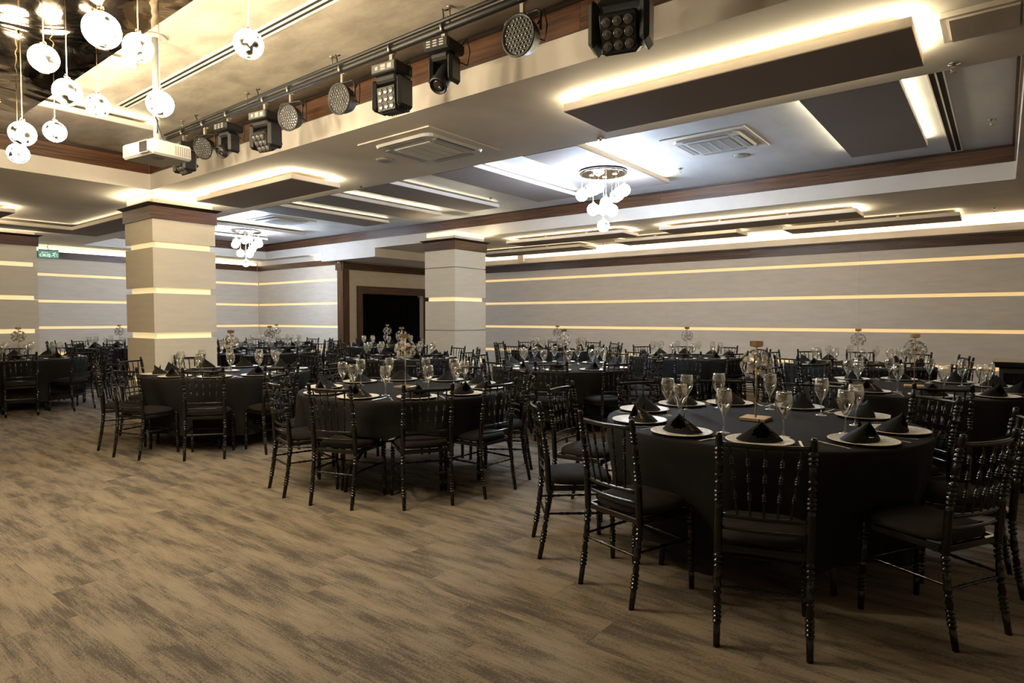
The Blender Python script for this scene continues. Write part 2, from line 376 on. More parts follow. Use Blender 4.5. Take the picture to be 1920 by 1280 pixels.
boards('trim_8', 'x', YR, -1, XP+.06, 4, 2.565, 2.73, crown=False, phase=.9)
boards('trim_9', 'y', XL, 1, -5, YB-.03, 2.725, 2.868, crown=False)
boards('trim_10', 'x', YB, -1, XL+.02, XP-.25, 2.725, 2.868, crown=False)
# right wall light trough (ledge) and its little support block
t = struct('trim_11', -10.9, 4.0, 12.17, 12.19, 2.735, 2.85, M['paint']); box('trough_floor', -10.9, 4.0, 12.19, YR-.001, 2.735, 2.75, M['paint'], t)
box('trough_block', -9.35,-9.18,12.10,12.44,2.76,S3-.001, M['paint'], t)
box('trough_block', -10.9,-10.88,12.19,12.44,2.76,S3-.001, M['paint'], t)
strip_light(-10.8,12.25,3.9,12.25,2.80,(0,-.1),k=1.25,tilt=0)
strip_light(-10.8,12.38,3.9,12.38,2.80,(0,.1),k=.5,tilt=0)
# left / back wall cove: thin ledge of light above the boards
for a in ((XL+.05, -4.9, XL+.05, YB-.1, (1,0)),): strip_light(*a[:4], 2.90, a[4], k=.22, tilt=.2)
strip_light(-13.9, YB-.06, -13.4, YB-.06, 2.89, (0,-1), k=1.0, tilt=.3)
o = struct('trim_12', XL, XL+.06, -5, YB-.03, 2.868, 2.874, M['wood_dark']); 
box('led_tape', XL+.002, XL+.012, -5, YB-.06, 2.876, 2.935, M['led'], o)
box('led_tape', -13.95, -13.37, YB-.012, YB-.002, 2.876, 2.925, M['led'], o)

# ------------------------------------------------------------------ columns
def column(x0, x1, y0, y1, lit, s=.583, gap=.038, core=.05, dark_gap=.008, label=''):
    w = empty('column', ((x0+x1)/2, (y0+y1)/2, 0)); w['kind'] = 'structure'
    cx, cy = w.location.x, w.location.y; X0, X1, Y0, Y1 = x0-cx, x1-cx, y0-cy, y1-cy
    zs = [0]+[s*k for k in (1,2,3,4)]+[2.655]
    for i in range(5):
        g0 = 0 if i == 0 else (gap if i in lit else dark_gap); g1 = 0 if i == 4 else (gap if i+1 in lit else dark_gap)
        box('wrap_panel', X0,X1,Y0,Y1, zs[i]+g0+.0003, zs[i+1]-g1-.0003, M['column'], w)
    for k in (1,2,3,4):
        g = gap if k in lit else dark_gap; c = core if k in lit else .02
        box('light_strip' if k in lit else 'shadow_gap', X0+c,X1-c,Y0+c,Y1-c, zs[k]-g,zs[k]+g, M['strip_col'] if k in lit else M['groove_dark'], w)
    b = MB(); b.box(X0-.02,X1+.02,Y0-.02,Y1+.02,2.656,2.815); b.build('cap_board', M['wood'], w)
    b = MB(); e = .02
    vs = [(X0-.02,Y0-.02,2.816),(X1+.02,Y0-.02,2.816),(X1+.02,Y1+.02,2.816),(X0-.02,Y1+.02,2.816),(X0-.075,Y0-.075,2.85),(X1+.075,Y0-.075,2.85),(X1+.075,Y1+.075,2.85),(X0-.075,Y1+.075,2.85)]
    b.add(vs, [(0,3,2,1),(4,5,6,7),(0,1,5,4),(1,2,6,5),(2,3,7,6),(3,0,4,7)]); b.build('cap_crown', M['wood_dark'], w)
    box('neck', X0+.02,X1-.02,Y0+.02,Y1-.02,2.851,S3-.001, M['paint'], w)
    z = 2.87; i = .045
    from functools import partial
    strip_light = partial(globals()['strip_light'], k=.7)
    strip_light(x0,y0-i,x1,y0-i,z,(0,-1),tilt=.5); strip_light(x0,y1+i,x1,y1+i,z,(0,1),tilt=.5)
    strip_light(x0-i,y0,x0-i,y1,z,(-1,0),tilt=.5); strip_light(x1+i,y0,x1+i,y1,z,(1,0),tilt=.5)
column(-9.345,-8.487,3.423,4.223,(1,2,3,4))
column(-8.671,-7.89,8.34,9.20,(1,3))
column(-14.26,-13.42,2.68,3.50,(1,2,3,4))

# ------------------------------------------------------------------ hanging ceiling panels
PN = []
def hpanel(x0, x1, y0, y1, zu, um, label, sides='NSEW', k=1.0, group=None, col=WARM, th=.055):
    w = empty('ceiling_panel', ((x0+x1)/2,(y0+y1)/2,zu)); tag(w, label, 'ceiling panel', group)
    X, Y = (x1-x0)/2, (y1-y0)/2
    box('side_frame', -X,X,-Y,Y,.004,th, M['paint'], w); box('soffit_board', -X+.001,X-.001,-Y+.001,Y-.001,-.002,.0035, um, w)
    zc = ZC if zu > 3.1 else S3
    b = MB()
    for sx in (-1,1):
        for sy in (-1,1): b.box(sx*X*.35-.02,sx*X*.35+.02,sy*Y*.35-.02,sy*Y*.35+.02,th+.001,zc-zu-.001)
    b.build('hanger', M['paint'], w)
    z = zu+th+.008; i = .035
    if 'S' in sides: strip_light(x0+.03,y0+i,x1-.03,y0+i,z,(0,-1),k=k,col=col)
    if 'N' in sides: strip_light(x0+.03,y1-i,x1-.03,y1-i,z,(0,1),k=k,col=col)
    if 'W' in sides: strip_light(x0+i,y0+.03,x0+i,y1-.03,z,(-1,0),k=k,col=col)
    if 'E' in sides: strip_light(x1-i,y0+.03,x1-i,y1-.03,z,(1,0),k=k,col=col)
    return w
ZU = 2.895
hpanel(-2.55,-.405,3.85,4.48,ZU,M['panel_under'],'large dark taupe ceiling panel with bright halo, over the closest table')
hpanel(-8.21,-6.05,3.85,4.48,ZU,M['panel_under'],'dark taupe ceiling panel with bright halo beside the large pillar')
hpanel(-13.2,-11.13,1.9,2.66,ZU,M['panel_under'],'small end of a lit taupe panel at the far left edge')
# L-shaped panel between the pillars at the left
w = empty('ceiling_panel', (-12.9,3.9,ZU)); tag(w, 'dark L-shaped ceiling panel between the large pillar and left wall pillar', 'ceiling panel')
def lshape(z0, z1, m, nm, e=0):
    pts = [(-12.57+e,3.78+e),(-9.6,3.78+e),(-9.6,4.34-e),(-13.17+e,4.34-e),(-13.17+e,1.5),(-12.57-e if 0 else -12.57+e,1.5)]
    # order: outer L
    pts = [(-12.57-e,1.5),(-12.57-e,3.78+e),(-9.6,3.78+e),(-9.6,4.34-e),(-13.17+e,4.34-e),(-13.17+e,1.5)]
    vs = [(x+12.9,y-3.9,z0) for x,y in pts]+[(x+12.9,y-3.9,z1) for x,y in pts]; n = 6
    b = MB(); F = [tuple(range(n)), tuple(range(n,2*n))[::-1]]+[(i,i+n,(i+1)%n+n,(i+1)%n) for i in range(n)]
    # split the concave caps
    F[0] = (0,1,4,5); F[1] = (11,10,7,6); F += [(1,2,3,4),(10,9,8,7)]
    b.add(vs, F); b.build(nm, m, w)
lshape(.004,.055,M['paint'],'side_frame'); lshape(-.002,.0035,M['panel_under'],'soffit_board',.001)
strip_light(-12.6,1.6,-12.6,3.75,ZU+.063,(1,0),k=.10); strip_light(-12.55,3.82,-9.7,3.82,ZU+.063,(0,-1),k=.10)
GB = 'grey panels hung across the middle ceiling recess'
for x0, x1, k, lab in ((-1.45,-.70,1.0,'dark ceiling panel beside the slot air vent, lit on both sides'),
                  (-4.50,-3.75,1.0,'ceiling panel carrying the nearer cool white chandelier'),
                  (-6.03,-5.28,.25,'ceiling panel next to the nearer chandelier, beyond it along the recess'),
                  (-7.60,-6.87,.08,'second ceiling panel beyond the nearer chandelier in the recess'),
                  (-9.00,-8.25,.3,'third ceiling panel beyond the nearer chandelier in the recess'),
                  (-10.45,-9.72,.15,'ceiling panel just before the farther ceiling cassette'),
                  (-13.35,-12.6,.12,'ceiling panel carrying the farther cool white chandelier'),
                  (-14.95,-14.2,.3,'last ceiling panel at the far end of the recess')):
    hpanel(x0,x1,5.92,8.37,3.30,M['panel_under'],lab,sides='WE',k=k,group=GB)
GC_ = 'panels along the striped right wall'
hpanel(-7.9,-5.28,9.85,10.45,ZU,M['panel_under'],'ceiling panel behind the far pillar, lit along its near edge',k=.6,group=GC_)
hpanel(-4.65,-1.66,9.97,10.6,ZU,M['panel_under'],'long bright-edged ceiling panel by the striped wall',k=1.0,group=GC_)
hpanel(-10.0,-7.0,11.2,11.87,ZU,M['panel_under'],'ceiling panel nearest the striped wall, starting behind far pillar',k=.12,group=GC_)
hpanel(-6.1,-3.7,11.05,11.68,ZU,M['panel_under'],'ceiling panel nearest the striped wall, below the nearer chandelier',k=.12,group=GC_)
hpanel(-2.98,-.53,11.25,11.9,ZU,M['panel_under'],'ceiling panel nearest the striped wall, at its right',k=.12,group=GC_)
GA = 'panels in the dance floor ceiling'
hpanel(-7.60,-6.85,.6,2.83,3.30,M['panel_plaster'],'brushed taupe panel nearest the big wood corner over dance floor',sides='SEWN',k=.6,group=GA)
hpanel(-6.03,-5.28,.6,2.04,3.30,M['panel_plaster'],'brushed taupe panel half hidden by the mirror plate',sides='SEWN',k=.6,group=GA)

# slot diffusers
def slot(x0, x1, y0, y1, z, axis, label):
    w = empty('slot_diffuser', ((x0+x1)/2,(y0+y1)/2,z)); tag(w, label, 'air vent'); X, Y = (x1-x0)/2, (y1-y0)/2
    b = MB(); wd = .012
    if axis == 'x':
        for yy in (-Y, -.006, Y-wd): b.box(-X,X,yy,yy+wd,-.012,-.001)
        for xx in (-X, X-wd): b.box(xx,xx+wd,-Y+wd,Y-wd,-.012,-.001)
    else:
        for xx in (-X, -.006, X-wd): b.box(xx,xx+wd,-Y,Y,-.012,-.001)
        for yy in (-Y, Y-wd): b.box(-X+wd,X-wd,yy,yy+wd,-.012,-.001)
    b.build('frame', M['paint'], w); box('dark_slot', -X+wd,X-wd,-Y+wd,Y-wd,-.004,-.0015, M['darkslot'], w)
slot(-6.62,-1.2,2.37,2.47,ZC,'x','long twin-slot air vent beside the chandelier over the dance floor')
slot(-.54,-.42,5.6,9.22,ZC,'y','dark twin-slot air vent at the near end of middle recess')

# AC cassettes
def cassette(cx, cy, z, s, label):
    w = empty('ceiling_cassette', (cx, cy, z)); tag(w, label, 'air conditioner', 'ceiling cassette air conditioners')
    h = s/2; b = MB(); b.box(-h,h,-h,h,-.012,-.001); b.build('trim_plate', M['paint'], w)
    b = MB(); k = h*.80; c = .09
    pts = []
    for sx, sy in ((1,1),(-1,1),(-1,-1),(1,-1)):
        for j in range(5):
            a = pi/8*j + {(1,1):0,(-1,1):pi/2,(-1,-1):pi,(1,-1):3*pi/2}[(sx,sy)]
            pts.append((sx*(k-c)+c*cos(a), sy*(k-c)+c*sin(a)))
    n = len(pts); vs = [(x,y,-.0125) for x,y in pts]+[(x*.97,y*.97,-.036) for x,y in pts]
    b.add(vs, [tuple(range(n,2*n))[::-1], tuple(range(n))]+[(i,(i+1)%n,(i+1)%n+n,i+n) for i in range(n)]); b.build('body', M['cassette'], w)
    for a in range(4):
        T = Matrix.Rotation(a*pi/2,4,'Z'); b = MB(); b.box(-k*.66,k*.66,k*.76,k*.90,-.040,-.0365,T=T); b.build('louvre', M['grille'], w)
        b = MB(); b.box(-k*.66,k*.66,k*.905,k*.93,-.0385,-.0365,T=T); b.build('air_gap', M['darkslot'], w)
    g = k*.62; box('intake_plate', -g,g,-g,g,-.039,-.0365, M['grille'], w)
    b = MB(); n = 26
    for i in range(n):
        y = -g+2*g*(i+.5)/n; b.box(-g,g,y-.004,y+.004,-.045,-.0395)
    for i in range(1,4): x = -g+2*g*i/4; b.box(x-.006,x+.006,-g,g,-.047,-.0455)
    o = b.build('intake_grille', M['cassette'], w); o['kind'] = 'stuff'
    return w
cassette(-4.27,4.175,S3,.94,'ceiling cassette air conditioner on the beam beneath the stage lights')
cassette(-2.63,7.1,ZC,.94,'ceiling cassette air conditioner between the vent slot panel and nearer chandelier')
cassette(-11.7,7.2,ZC,1.0,'ceiling cassette air conditioner beside the farther chandelier')
# access discs, hatch, sprinklers, smoke detector
def disc(x, y, z, label):
    b = MB(); b.lathe([(.001,-.018),(.075,-.018),(.085,-.012),(.088,-.001)][::-1], 28); b.lathe([(.092,-.001),(.105,-.004),(.105,-.001)], 28, cap=False)
    tag(b.build('ceiling_speaker', M['white'], None, (x,y,z)), label, 'ceiling disc')
disc(-4.97,4.22,S3,'round white ceiling disc beside the beam cassette'); disc(-2.585,7.85,ZC,'round white ceiling disc beside the recess cassette')
w = empty('ceiling_hatch', (.1,4.22,S3)); tag(w, 'rectangular painted ceiling hatch at the top right corner', 'hatch')
box('hatch_frame', -.40,.42,-.185,.185,-.03,-.001, M['paint'], w); box('hatch_board', -.36,-.065,-.16,.16,-.042,-.0305, M['paint'], w); box('hatch_board', -.055,.36,-.16,.16,-.042,-.0305, M['paint'], w)
sp = None
SPR = [(-2.87,4.93,S3,'sprinkler on the beam edge before the nearer chandelier'),(-.28,4.87,S3,'brass sprinkler at the beam edge beside the vent slots'),(-.13,8.01,ZC,'sprinkler in the plain ceiling right of the vent slots'),
       (-3.44,8.02,ZC,'sprinkler between the nearer chandelier and recess cassette'),(-.13,11.53,S3,'sprinkler near the right end of the striped wall'),(-6.77,8.02,ZC,'sprinkler beyond the smoke detector in the recess'),
       (-4.6,11.6,S3,'sprinkler above the middle of the striped wall'),(-6.72,11.69,S3,'sprinkler above the striped wall near the far pillar'),(-6.2,4.9,S3,'sprinkler on the beam edge by the haloed panel'),
       (-13.34,4.85,S3,'sprinkler on the beam beyond the large pillar'),(-10.51,2.3,S3,'sprinkler at the left edge above the left table')]
for x,y,z,lab in SPR:
    w = empty('sprinkler', (x,y,z)); tag(w, lab, 'sprinkler', 'ceiling sprinklers')
    b = MB(); b.lathe([(.036,-.001),(.034,-.006),(.012,-.010),(.010,-.022)], 14); b.build('escutcheon', M['chrome'], w)
    b = MB(); b.tube([(-.010,0,-.0225),(-.016,0,-.036),(-.006,0,-.052),(.006,0,-.052),(.016,0,-.036),(.010,0,-.0225)], .0025, 6); b.lathe([(.018,-.058),(.018,-.055)], 12); b.build('deflector', M['gold_soft'], w)
w = empty('smoke_detector', (-5.92,7.57,ZC)); tag(w, 'small white smoke detector among the recess panels', 'smoke detector')
b = MB(); b.lathe([(.05,-.001),(.05,-.014),(.045,-.018)], 20); b.build('base', M['white'], w); b = MB(); b.lathe([(.038,-.0185),(.038,-.036),(.028,-.046),(.001,-.047)], 20); b.build('head', M['white'], w)

# ------------------------------------------------------------------ chandeliers
import bmesh
def globe_mesh(name, r, seed, glow, seg=3, holes=12):
    bm = bmesh.new(); bmesh.ops.create_icosphere(bm, subdivisions=seg, radius=r); rnd = random.Random(seed)
    bm.faces.ensure_lookup_table(); kill = set()
    bm.verts.ensure_lookup_table()
    for h in range(4):
        for f in rnd.choice(bm.verts).link_faces: kill.add(f.index)
    for h in range(holes):
        f = rnd.choice(bm.faces); kill.add(f.index)
        for e in list(f.edges)[:rnd.randint(1,3)]:
            for g in e.link_faces: kill.add(g.index)
    for f in bm.faces:
        if f.calc_center_median().z < -r*.955: kill.add(f.index)
    bmesh.ops.delete(bm, geom=[f for f in bm.faces if f.index in kill], context='FACES')
    me = bpy.data.meshes.new(name); bm.to_mesh(me); bm.free(); me.materials.append(glow)
    for p in me.polygons: p.use_smooth = True
    return me
def inner_mesh(r):
    b = MB(); n = 10; b.lathe([(max(.0005,r*sin(pi*i/n)), -r*cos(pi*i/n)) for i in range(n+1)], 16, cap=False); return b.mesh('hole_dark_ball', M['globe_in'])  # added dark ball, makes the cut-outs of the glowing shell look unlit
GM = [globe_mesh('globe_shell', .078, s, M['globe_a'], holes=9) for s in range(4)]
GMB = [globe_mesh('globe_shell', .0775, s+9, M['globe_b'], holes=4) for s in range(2)]
IN = inner_mesh(.0755)
bd = MB()
for k in range(9):
    a = k*2.4; rr = .006+.012*((k*37) % 10)/10; bd.lathe([(.0005,-.004),(.004,0),(.0005,.004)], 6, T=Matrix.Translation((rr*cos(a), rr*sin(a), .084+.022*((k*53) % 10)/10)))
bd.lathe([(.012,.079),(.010,.088),(.003,.094)], 10)
BEADS = bd.mesh('bead_cap', M['gold'])
cl = MB(); cl.lathe([(.024,-.0745),(.026,-.079),(.024,-.0795),(.021,-.0755)], 16, cap=False); COLLAR = cl.mesh('rim_ring', M['gold_soft'])
cb = MB(); cb.lathe([(.0026,0),(.0026,1)], 6); CORD = cb.mesh('cord', M['cord'])
def globe(x, y, z, ztop, meshes, i, parent=None, label=None, group=None):
    w = empty('globe_pendant', (x,y,z))
    if parent: w.parent = parent
    else: tag(w, label, 'pendant lamp', group)
    for me in (meshes[i % len(meshes)], IN, BEADS, COLLAR):
        o = bpy.data.objects.new(me.name, me); C.objects.link(o); o.parent = w
        o.rotation_euler = (0, 0, i*1.3) 
    o = bpy.data.objects.new('cord', CORD); C.objects.link(o); o.parent = w; o.location = (0,0,.09); o.scale = (1,1,ztop-z-.09)
    return w
# dance floor chandelier: mirror plate with hanging globes (one fixture, globes are parts)
w = empty('chandelier', (-4.6,.95,3.30)); tag(w, 'warm chandelier of cut-out globes under a bronze mirror plate', 'chandelier')
b = MB(); 
for i in range(4): b.box(-2.6+i*1.3+.002,-1.3+i*1.3-.002,-.85,.0,-.02,0); b.box(-2.6+i*1.3+.002,-1.3+i*1.3-.002,.004,.85,-.02,0)
b.build('mirror_plate', M['mirror'], w); box('plate_stand_off', -1.2,1.2,-.3,.3,.001,.098, M['blackmetal'], w)
def ray(px, fwd):
    yw, pt = radians(38.194), radians(2.1196); x = (px[0]-960)/1168.63; yv = (640-px[1])/1168.63
    f = Vector((-sin(yw)*cos(pt), cos(yw)*cos(pt), -sin(pt))); r = Vector((cos(yw), sin(yw), 0)); u = r.cross(f)
    return Vector((0,0,1.39))+(f+r*x+u*yv)*fwd
for i, (px, py, rad) in enumerate(((191,57,37.5),(82,110,29),(259,90,29.5),(126,173,27.5),(183,198,23),(466,83,29),(300,195,26),(42,251,25.5),(103,247,21.5),(34,288,20.5))):
    p = ray((px,py), .078*1168.63/rad*(.5+.5*sqrt(1+((px-960)**2+(py-640)**2)/1168.63**2)))
    g = globe(p.x+4.6, p.y-.95, p.z-3.30, -.021, GM, i, parent=w)
# small fixing studs under the plate
b = MB()
for i in range(22): b.lathe([(.008,-.034),(.008,-.021)], 8, T=Matrix.Translation((-2.4+(i*.613) % 4.8, -.8+(i*.377) % 1.6, 0)))
b.build('stud', M['gold'], w)
def chand_b(cx, cy, label):
    w = empty('chandelier', (cx,cy,3.298)); tag(w, label, 'chandelier', 'round cool white chandeliers')
    b = MB(); b.lathe([(.31,-.002),(.31,-.035),(.30,-.040)], 40); b.build('disc', M['chrome'], w)
    b = MB(); b.lathe([(.275,-.0405),(.275,-.0425)], 40); b.build('mirror_face', M['mirror'], w)
    sp_ = ((-.27,.05,.26),(-.18,-.1,.225),(-.09,.12,.16),(-.13,-.02,.455),(.02,.1,.43),(.1,-.1,.48),(.06,.15,.34),(0,-.05,.67),(.17,.02,.275),(.22,.12,.235),(.27,-.03,.21),(-.03,.2,.12))
    yw = radians(38.194)
    for i, (u, v, dz) in enumerate(sp_):
        x = u*cos(yw)-v*sin(yw); y = u*sin(yw)+v*cos(yw)
        globe(x, y, -.04-dz, -.043, GMB, i, parent=w)
    for i in range(4):
        a = i*pi/2+.4; b = MB(); b.lathe([(.028,-.046),(.026,-.043)], 14, T=Matrix.Translation((.15*cos(a),.15*sin(a),0))); b.build('spot_lens', M['spot_b'], w)
chand_b(-4.12,7.15,'nearer cool white chandelier of globes on a round disc')
chand_b(-12.98,7.15,'farther cool white chandelier of globes seen past the large pillar')

# ------------------------------------------------------------------ lighting rod and stage lights
RY, RZ = 2.97, 3.27
w = empty('lighting_rod', (-3.6,RY,RZ)); tag(w, 'black ceiling-hung lighting rod running along the wood fascia', 'lighting rod')
b = MB(); b.tube([(-3.33,0,0),(3.6,0,0)], .024, 12); b.build('tube', M['blackmetal'], w)
b = MB(); b.tube([(-3.33,-.034,.034),(3.6,-.034,.034)], .014, 10); b.build('cable_tube', M['blackmetal'], w)
for i in range(6):
    x = -3.0+i*1.25; b = MB(); b.tube([(x,0,.024),(x,0,.128)], .008, 8); b.lathe([(.02,.122),(.02,.129)], 10, T=Matrix.Translation((x,0,0))); b.build('hanger', M['galv'], w)
for i in range(5):
    x = -2.7+i*1.12; b = MB()
    b.tube([(x+.02*k, -.03+.03*sin(k), .03+.02*cos(k*1.7)+.012*k) for k in range(7)], .005, 6); b.build('cable_tie', M['cable'], w)
def clamp_part(w, zt):
    b = MB(); b.tube([(.034*cos(a), 0, zt+.034*sin(a)) for a in [pi*k/8-.2*pi for k in range(13)]], .010, 8)
    T = Matrix.Rotation(pi/2,4,'Z'); b.box(-.014,.014,-.012,.012,zt-.10,zt-.035); b.build('hook_clamp', M['galv'], w)
    b = MB(); b.lathe([(.009,-.03),(.009,.03)], 8, T=Matrix.Translation((0,.0,zt-.05)) @ Matrix.Rotation(pi/2,4,'X')); b.build('wing_bolt', M['chrome'], w)
def cable_part(w, zt, s=1):
    b = MB(); b.tube([(.06*s,.06,zt-.13),(.10*s,.07,zt-.06),(.13*s,.05,zt-.16),(.11*s,.06,zt-.24),(.05*s,.07,zt-.20)], .005, 6); b.build('cable', M['cable'], w)
def clampT(w): pass
def wash(x, label, tilt, yaw=0, s=1.0):
    w = empty('moving_head_light', (x, RY, RZ), yaw); tag(w, label, 'stage light', 'stage lights on the lighting rod')
    # clamp wraps the rod (rod runs along x): build in local, ring in yz
    b = MB(); b.tube([(0, .036*cos(a), .036*sin(a)) for a in [pi*k/8-.45*pi+.2 for k in range(14)]], .010, 8); b.box(-.014,.014,-.012,.012,-.11,-.034); b.build('hook_clamp', M['galv'], w)
    cable_part(w, 0)
    z = -.11
    b = MB(); b.bbox(-.115*s,.115*s,-.09*s,.09*s,z-.075*s,z,.008); b.build('base_box', M['black'], w)
    b = MB(); b.box(-.105*s,.105*s,-.0925*s,-.0905*s,z-.066*s,z-.010*s); b.build('display', M['screen'], w)
    b = MB()
    for px_, pz_, a_, c_ in ((-.06,-.038,.012,.012),(.0,-.03,.022,.010),(.0,-.05,.022,.006),(.06,-.038,.018,.016)): b.box((px_-a_)*s,(px_+a_)*s,-.0935*s,-.0928*s,z+(pz_-c_)*s,z+(pz_+c_)*s)
    b.build('display_marks', M['print_grey'], w)
    zy = z-.078*s
    # yoke: arch plate with two arms
    for sx in (-1,1):
        b = MB(); b.bbox(sx*.118*s-.022*s,sx*.118*s+.022*s,-.075*s,.075*s,zy-.235*s,zy-.02*s,.02*s); b.build('yoke_arm', M['black'], w)
    b = MB(); b.bbox(-.095*s,.095*s,-.07*s,.07*s,zy-.055*s,zy,.015*s); b.build('yoke_bridge', M['black'], w)
    h = empty('head', (0,0,zy-.16*s)); h.parent = w; h.rotation_euler = (tilt,0,0)
    b = MB(); b.bbox(-.09*s,.09*s,-.055*s,.06*s,-.09*s,.09*s,.02*s)
    for k in range(9): b.box((-.08+.02*k-.004)*s,(-.08+.02*k+.004)*s,.055*s,.085*s,-.08*s,.08*s)
    b.build('housing', M['black'], h)
    b = MB(); b.bbox(-.082*s,.082*s,-.062*s,-.0555*s,-.082*s,.082*s,.003*s); b.build('lens_plate', M['black'], h)
    for i in (-1,0,1):
        for j in (-1,0,1):
            b = MB(); T = Matrix.Translation((i*.05*s,-.0625*s,j*.05*s)) @ Matrix.Rotation(pi/2,4,'X')
            b.lathe([(.0215*s,0),(.0215*s,.006*s),(.017*s,.0045*s),(.010*s,.008*s),(.0005,.0095*s)], 14, T=T); b.build('lens', M['lens'], h)
    return w
def spot(x, label, tilt, yaw=0, s=1.0):
    w = empty('spot_head_light', (x, RY, RZ), yaw); tag(w, label, 'stage light', 'stage lights on the lighting rod')
    b = MB(); b.tube([(0, .036*cos(a), .036*sin(a)) for a in [pi*k/8-.45*pi+.2 for k in range(14)]], .010, 8); b.box(-.014,.014,-.012,.012,-.09,-.034); b.build('hook_clamp', M['galv'], w)
    cable_part(w, 0, 1.3); z = -.09
    b = MB(); b.bbox(-.10*s,.10*s,-.095*s,.095*s,z-.07*s,z,.014); b.build('base_box', M['black'], w)
    b = MB()
    for k in range(3):
        for j in range(3): b.box((-.07+.05*k)*s,(-.07+.05*k+.03)*s,-.0965*s,-.0955*s,z-(.022+.016*j)*s,z-(.014+.016*j)*s)
    b.build('display', M['print_grey'], w)
    zy = z-.073*s
    for sx in (-1,1):
        b = MB(); b.bbox(sx*.075*s-.02*s,sx*.075*s+.02*s,-.06*s,.06*s,zy-.19*s,zy-.015*s,.018*s); b.build('yoke_arm', M['black'], w)
    b = MB(); b.bbox(-.07*s,.07*s,-.06*s,.06*s,zy-.05*s,zy,.015*s); b.build('yoke_bridge', M['black'], w)
    h = empty('head', (0,0,zy-.135*s)); h.parent = w; h.rotation_euler = (tilt,0,0); R = Matrix.Rotation(pi/2,4,'X')
    b = MB(); b.lathe([(.03*s,-.09*s),(.05*s,-.07*s),(.054*s,-.02*s),(.052*s,.05*s),(.058*s,.06*s),(.06*s,.10*s),(.054*s,.115*s),(.048*s,.105*s),(.044*s,.10*s)], 20, T=R); b.build('barrel', M['black'], h)
    b = MB(); b.lathe([(.044*s,.098*s),(.03*s,.106*s),(.0005,.109*s)], 18, T=R); b.build('lens', M['lens_dark'], h)
    b = MB(); b.lathe([(.014*s,.110*s),(.008*s,.114*s)], 10, T=Matrix.Translation((.012*s,0,-.012*s)) @ R); b.build('lens_glint', M['lens'], h)
    return w
def par(x, label, tilt, yaw=0, s=1.0):
    w = empty('par_light', (x, RY, RZ), 0); tag(w, label, 'stage light', 'stage lights on the lighting rod')
    b = MB(); b.tube([(0, .036*cos(a), .036*sin(a)) for a in [pi*k/8-.45*pi+.2 for k in range(14)]], .010, 8); b.box(-.012,.012,-.010,.010,-.10,-.034); b.build('hook_clamp', M['galv'], w)
    cable_part(w, -.02, 1.1)
    b = MB(); b.tube([(-.118*s,0,-.22),(-.118*s,0,-.12),(-.10*s,0,-.10),(.10*s,0,-.10),(.118*s,0,-.12),(.118*s,0,-.22)], .008, 6); b.build('bracket', M['black'], w).rotation_euler = (0,0,yaw)
    h = empty('head', (0,0,-.225)); h.parent = w; h.rotation_euler = (tilt,0,yaw); R = Matrix.Rotation(pi/2,4,'X')
    b = MB(); b.lathe([(.04*s,-.075*s),(.075*s,-.06*s),(.092*s,-.02*s),(.096*s,.02*s),(.106*s,.028*s),(.108*s,.04*s),(.098*s,.042*s),(.094*s,.03*s)], 28, T=R); b.build('can', M['black'], h)
    b = MB(); b.lathe([(.095*s,.026*s),(.0005,.030*s)], 24, T=R); b.build('face_plate', M['screen'], h)
    b = MB(); pts = []
    q = .0235*s
    for i in range(-4,5):
        for j in range(-4,5):
            X, Z = (i+.5*(j % 2))*q, j*q*.87
            if X*X+Z*Z < (.086*s)**2: pts.append((X,Z))
    for X, Z in pts: b.lathe([(.0082*s,0),(.0082*s,.005*s),(.003*s,.0065*s)], 7, T=Matrix.Translation((X,-.0285*s,Z)) @ R)
    o = b.build('led_lenses', M['lens'], h)
    return w
wash(-6.57,'nine-lens moving head light just behind the projector',.75,s=.92)
par(-6.13,'round LED par light next to the projector, turned aside',.35,.35)
spot(-5.68,'single-lens spot head, the farther of the two',.65,.1,s=1.0)
wash(-5.05,'nine-lens moving head light between farther spot head and par light',.60,yaw=.15,s=.98)
par(-4.66,'round LED par light next to the middle moving head, tilted',.22,.25)
par(-3.97,'round LED par light beside the central moving head',.12,.1,s=1.08)
wash(-3.41,'nine-lens moving head light with upright lens face, mid rod',.08,yaw=.1,s=1.0)
spot(-2.9,'single-lens spot head, the nearer of the two',.9,.15,s=1.02)
par(-2.26,'largest round LED par light with clear lens dots, nearest one',.12,.0,s=1.12)
wash(-1.61,'nearest nine-lens moving head light at the top edge',.4,yaw=.28,s=1.14)

# projector
w = empty('projector_pole', (-4.80,1.98,2.66)); tag(w, 'white ceiling pole holding up the projector', 'pole')
b = MB(); b.lathe([(.022,0),(.022,.725)], 16); b.build('tube', M['white'], w); b = MB(); b.lathe([(.075,.726),(.075,.739)], 20); b.build('flange', M['white'], w)
b = MB(); b.lathe([(.035,-.02),(.035,.0)], 14); b.build('socket', M['white'], w)
b = MB(); b.tube([(.03,-.01,.05),(.06,-.02,.13),(.03,-.02,.16),(.08,.0,.0),(.12,.03,-.02)], .006, 6); b.build('cable', M['cable'], w)
b = MB(); b.tube([(-.10,0,.70),(-.05,.0,.66),(0,-.03,.60)], .005, 6); b.build('cable', M['cable'], w)
w = empty('projector', (-4.80,1.98,2.52), radians(7.5)); tag(w, 'white projector hanging from the ceiling pole before the lights', 'projector')
PXW, PYD = .19, .145
b = MB(); b.bbox(-PXW,PXW,-PYD,PYD,0,.105,.014); b.build('body', M['white'], w)
b = MB(); b.bbox(.04,.165,-PYD-.012,-PYD+.002,.012,.097,.012); b.build('lens_surround', M['white'], w)
b = MB(); b.bbox(.055,.15,-PYD-.0135,-PYD-.0125,.022,.088,.0005); b.build('lens_window', M['lens_dark'], w)
b = MB()
